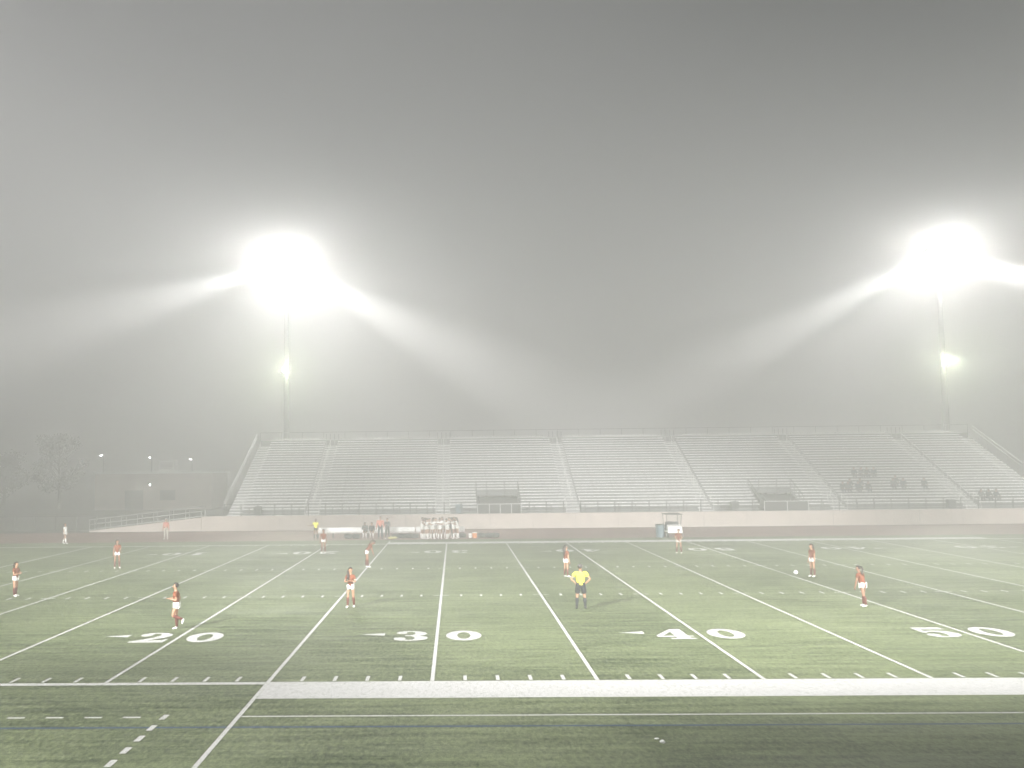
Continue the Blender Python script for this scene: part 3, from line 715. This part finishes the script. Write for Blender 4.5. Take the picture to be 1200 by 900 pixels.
# scraps of paper on the near turf
for (x, y, s_), lab in zip(((5.05, -6.3, .055), (4.98, -6.02, .035)), ('white paper scrap on the near turf, the larger of two', 'tiny white paper scrap just beyond the larger scrap')):
    b = MB(); b.ball((0, 0, s_*.6), (s_*1.5, s_*.8, s_*.6), 6, 4); o = b.build('paper_scrap', M['white'], None)
    for v in o.data.vertices: v.co += V((random.uniform(-1,1), random.uniform(-1,1), random.uniform(0, .6)))*s_*.4
    o.location = (x, y, .01); tag(o, lab, 'litter', 'paper scraps on the near turf')

# ------------------------------------------------------------------ left background
# access ramp
rx0, rx1 = -34.2, -23.45
t = empty('access_ramp', (rx0, 66.6, 0), 0, 'sloping access ramp with pale handrails leading up to the left end of the wall', 'ramp')
L_ = rx1 - rx0
b = MB(); zt = ZW - .1
b.add([(0,0,.01),(L_,0,.01),(L_,1.5,.01),(0,1.5,.01),(0,0,.14),(L_,0,zt),(L_,1.5,zt),(0,1.5,.14)], [(0,3,2,1),(4,5,6,7),(0,1,5,4),(1,2,6,5),(2,3,7,6),(3,0,4,7)]); b.build('ramp_slab', M['wall'], t)
for y_ in (.05, 1.45):
    b = MB()
    for hh in (1.05, .6, .12): b.tube([(0,y_,.14+hh),(L_,y_,zt+hh)], .03, 6)
    for k in range(8): xx = L_*k/7; zz = .14+(zt-.14)*k/7; b.tube([(xx,y_,zz),(xx,y_,zz+1.05)], .028, 6)
    b.build('handrail', M['pole_light'], t)
# building
t = empty('concession_building', (-43.7, 118, 0), 0, 'low pink walled building half lost in fog behind the access ramp', 'building')
b = MB(); b.box(-7, 7, 0, 8, 0, 4.25); b.build('wall', M['stucco'], t)
b = MB(); b.box(-7.25, 7.25, -.25, 8.25, 4.252, 4.5); b.build('roof', M['white'], t)
b = MB(); b.box(-3.4, -1.2, -.05, -.003, .0, 2.3); b.build('door', M['rail'], t)
b = MB(); b.box(.8, 2.6, -.05, -.003, 1.1, 2.3); w = b.build('window', M['rail'], t)
b = MB(); b.box(.88, 2.52, -.07, -.052, 1.18, 2.22); b.build('pane', M['dark'], w)
b = MB(); b.box(-.5, -.2, -.25, -.003, 2.9, 3.1); w = b.build('wall_lamp', M['housing'], t)
b = MB(); b.ball((-.35, -.27, 2.95), .09, 8, 6); b.build('lens', M['street_lens'], w)
t.scale = (1.24, 1.24, 1.24)
t = empty('rooftop_unit', (-42.3, 120.5, 5.585), 0, 'white boxy ventilation unit on the roof of the foggy building', 'ventilation unit')
b = MB(); b.box(-1, 1, -.7, .7, .1, 1.35); b.box(-.9, .9, -.6, .6, 0, .1); b.build('unit_body', M['white'], t, bevel=.05)
b = MB()
for k in range(5): b.box(-.8, .8, -.73, -.703, .35+k*.16, .42+k*.16)
b.build('grille', M['rail'], t)
t.scale = (1.24, 1.24, 1.24)
# chain-link fence on the far left
t = empty('chain_fence', (-60, 68, 0), 0, 'thin chain-link fence along the far left of the track', 'fence')
b = MB()
for k in range(14):
    b = MB(); b.tube([(k*2, 0, 0), (k*2, 0, 1.5)], .035, 6); b.build('post', M['rail'], t)
b = MB()
for hh in (1.48, .1): b.tube([(0, 0, hh), (26, 0, hh)], .022, 5)
b.build('rail', M['rail'], t)
b = MB()
for k in range(150):
    x = k*.173
    for d_ in (1.3, -1.3):
        if 0 <= x + d_ <= 26: b.tube([(x, .0 if d_ > 0 else .012, .12), (x + d_, .0 if d_ > 0 else .012, 1.46)], .004, 3, False)
b.build('mesh', M['rail'], t)
# street lamps far away
for k, (x, z) in enumerate(((-59.0, 8.3), (-50.7, 7.9), (-43.8, 7.5))):
    t = empty('street_lamp', (x, 140, 0), 0, ('distant street lamp shining above the left end of the foggy building', 'distant street lamp shining above the middle of the foggy building roof', 'faintest distant street lamp, nearest to the grandstand')[k], 'street lamp', 'street lamps in the fog')
    b = MB(); b.tube([(0,0,0),(0,0,z-.2),(0,-.3,z+.15),(0,-1,z+.2)], [.1,.07,.06,.05], 6); b.build('post', M['pole'], t)
    b = MB(); b.box(-.25, .25, -1.5, -.9, z+.08, z+.22); h = b.build('lamp_head', M['housing'], t)
    b = MB(); b.ball((0, -1.25, z+.05), (.22, .25, .12), 8, 6); b.build('lens', M['street_lens'], h)
# trees
def tree(x, y, H, R, lab):
    rnd = random.Random(int(x*10)); t = empty('tree', (x, y, 0), 0, lab, 'tree', 'dark trees in the fog on the left')
    b = MB(); b.tube([(0,0,0),(.1,0,H*.3),(-.1,.1,H*.6),(0,0,H*.85)], [.28,.2,.13,.04], 8)
    for k in range(7):
        an = rnd.random()*6.28; z = H*rnd.uniform(.3,.6); r = R*rnd.uniform(.5,.8)
        b.tube([(0,0,z),(math.cos(an)*r*.5, math.sin(an)*r*.5, z+H*.12),(math.cos(an)*r, math.sin(an)*r, z+H*.2)], [.1,.06,.02], 5)
    b.build('trunk', M['bark'], t)
    b = MB(); cl = []
    for k in range(34):
        an = rnd.random()*6.28; q = rnd.random(); z = H*(.32+.62*q); r = R*math.sqrt(rnd.random())*(1.05-.65*abs(q-.35))
        cl.append((math.cos(an)*r, math.sin(an)*r, z, R*rnd.uniform(.22,.42)))
    for cx, cy, cz, cr in cl:
        for k in range(130):
            d = V((rnd.gauss(0,1), rnd.gauss(0,1), rnd.gauss(0,.8))).normalized()*cr*rnd.uniform(.45,1.05)
            p = V((cx,cy,cz)) + d; s_ = rnd.uniform(.12,.26)
            u = V((rnd.gauss(0,1), rnd.gauss(0,1), rnd.gauss(0,1))).normalized(); w = u.orthogonal().normalized()
            b.add([p-u*s_, p+w*s_*.5, p+u*s_, p-w*s_*.5], [(0,1,2,3)])
    me = bpy.data.meshes.new('crown'); me.from_pydata(b.v, [], b.f); me.materials.append(M['leaf'])
    o = bpy.data.objects.new('crown', me); COL.objects.link(o); o.parent = t
for a_ in ((-80, 124, 9.8, 3.9, 'dark tree in the fog at the left edge of the picture'), (-70.5, 128, 8.8, 3.5, 'dark tree in the fog between the edge tree and the tallest tree'),
           (-60.5, 125, 11.4, 3.9, 'tallest dark tree in the fog just left of the pink building'), (-92, 118, 8.4, 3.6, 'dark tree in the fog beyond the left edge')):
    tree(*a_)

# ------------------------------------------------------------------ the fog
b = MB(); b.box(-405, 445, -385, 425, -1, 33)
fog = b.build('haze', None or M['white']); fog.data.materials.clear()
fm = bpy.data.materials.new('haze'); fm.use_nodes = True; N = fm.node_tree.nodes; N.remove(N['Principled BSDF'])
pv = N.new('ShaderNodeVolumePrincipled'); pv.inputs['Color'].default_value = (.962, .960, .957, 1)
pv.inputs['Density'].default_value = .0088; pv.inputs['Anisotropy'].default_value = .52
fm.node_tree.links.new(pv.outputs[0], N['Material Output'].inputs['Volume'])
fog.data.materials.append(fm); tag(fog, kind='stuff')

# ------------------------------------------------------------------ night sky
w = bpy.data.worlds.new('World'); scene.world = w; w.use_nodes = True
N = w.node_tree.nodes; bg = N['Background']
sky = N.new('ShaderNodeTexSky'); sky.sky_type = 'NISHITA'; sky.sun_disc = False
sky.sun_elevation = math.radians(4); sky.sun_rotation = math.radians(180)
hs = N.new('ShaderNodeHueSaturation'); hs.inputs['Saturation'].default_value = .15
w.node_tree.links.new(sky.outputs[0], hs.inputs['Color'])
w.node_tree.links.new(hs.outputs[0], bg.inputs['Color']); bg.inputs['Strength'].default_value = .05

# ------------------------------------------------------------------ camera
f, h, pit, yaw, roll, cx0, D = 1166.24, 5.958, .08215, -.02439, -.01107, .7068, 28.188
ca, sa = math.cos(yaw), math.sin(yaw)
r = V((ca, -sa, 0)); fw = V((sa*math.cos(pit), ca*math.cos(pit), math.sin(pit))); up = r.cross(fw)
r2 = r*math.cos(roll) + up*math.sin(roll); u2 = up*math.cos(roll) - r*math.sin(roll)
cam = bpy.data.cameras.new('camera'); co = bpy.data.objects.new('camera', cam); COL.objects.link(co)
mw = Matrix((r2, u2, -fw)).transposed().to_4x4(); mw.translation = (cx0, -D, h); co.matrix_world = mw
cam.sensor_fit = 'HORIZONTAL'; cam.sensor_width = 36; cam.lens = 36*f/1200; cam.shift_x = 96.5/1200
cam.clip_start = .1; cam.clip_end = 2000
scene.camera = co

# ------------------------------------------------------------------ render
scene.render.engine = 'CYCLES'
c = scene.cycles
c.use_denoising = True; c.max_bounces = 8; c.diffuse_bounces = 3; c.glossy_bounces = 2; c.volume_bounces = 2
c.sample_clamp_indirect = 4
vs = scene.view_settings; vs.view_transform = 'Standard'; vs.look = 'None'; vs.gamma = 1; vs.exposure = 0.5
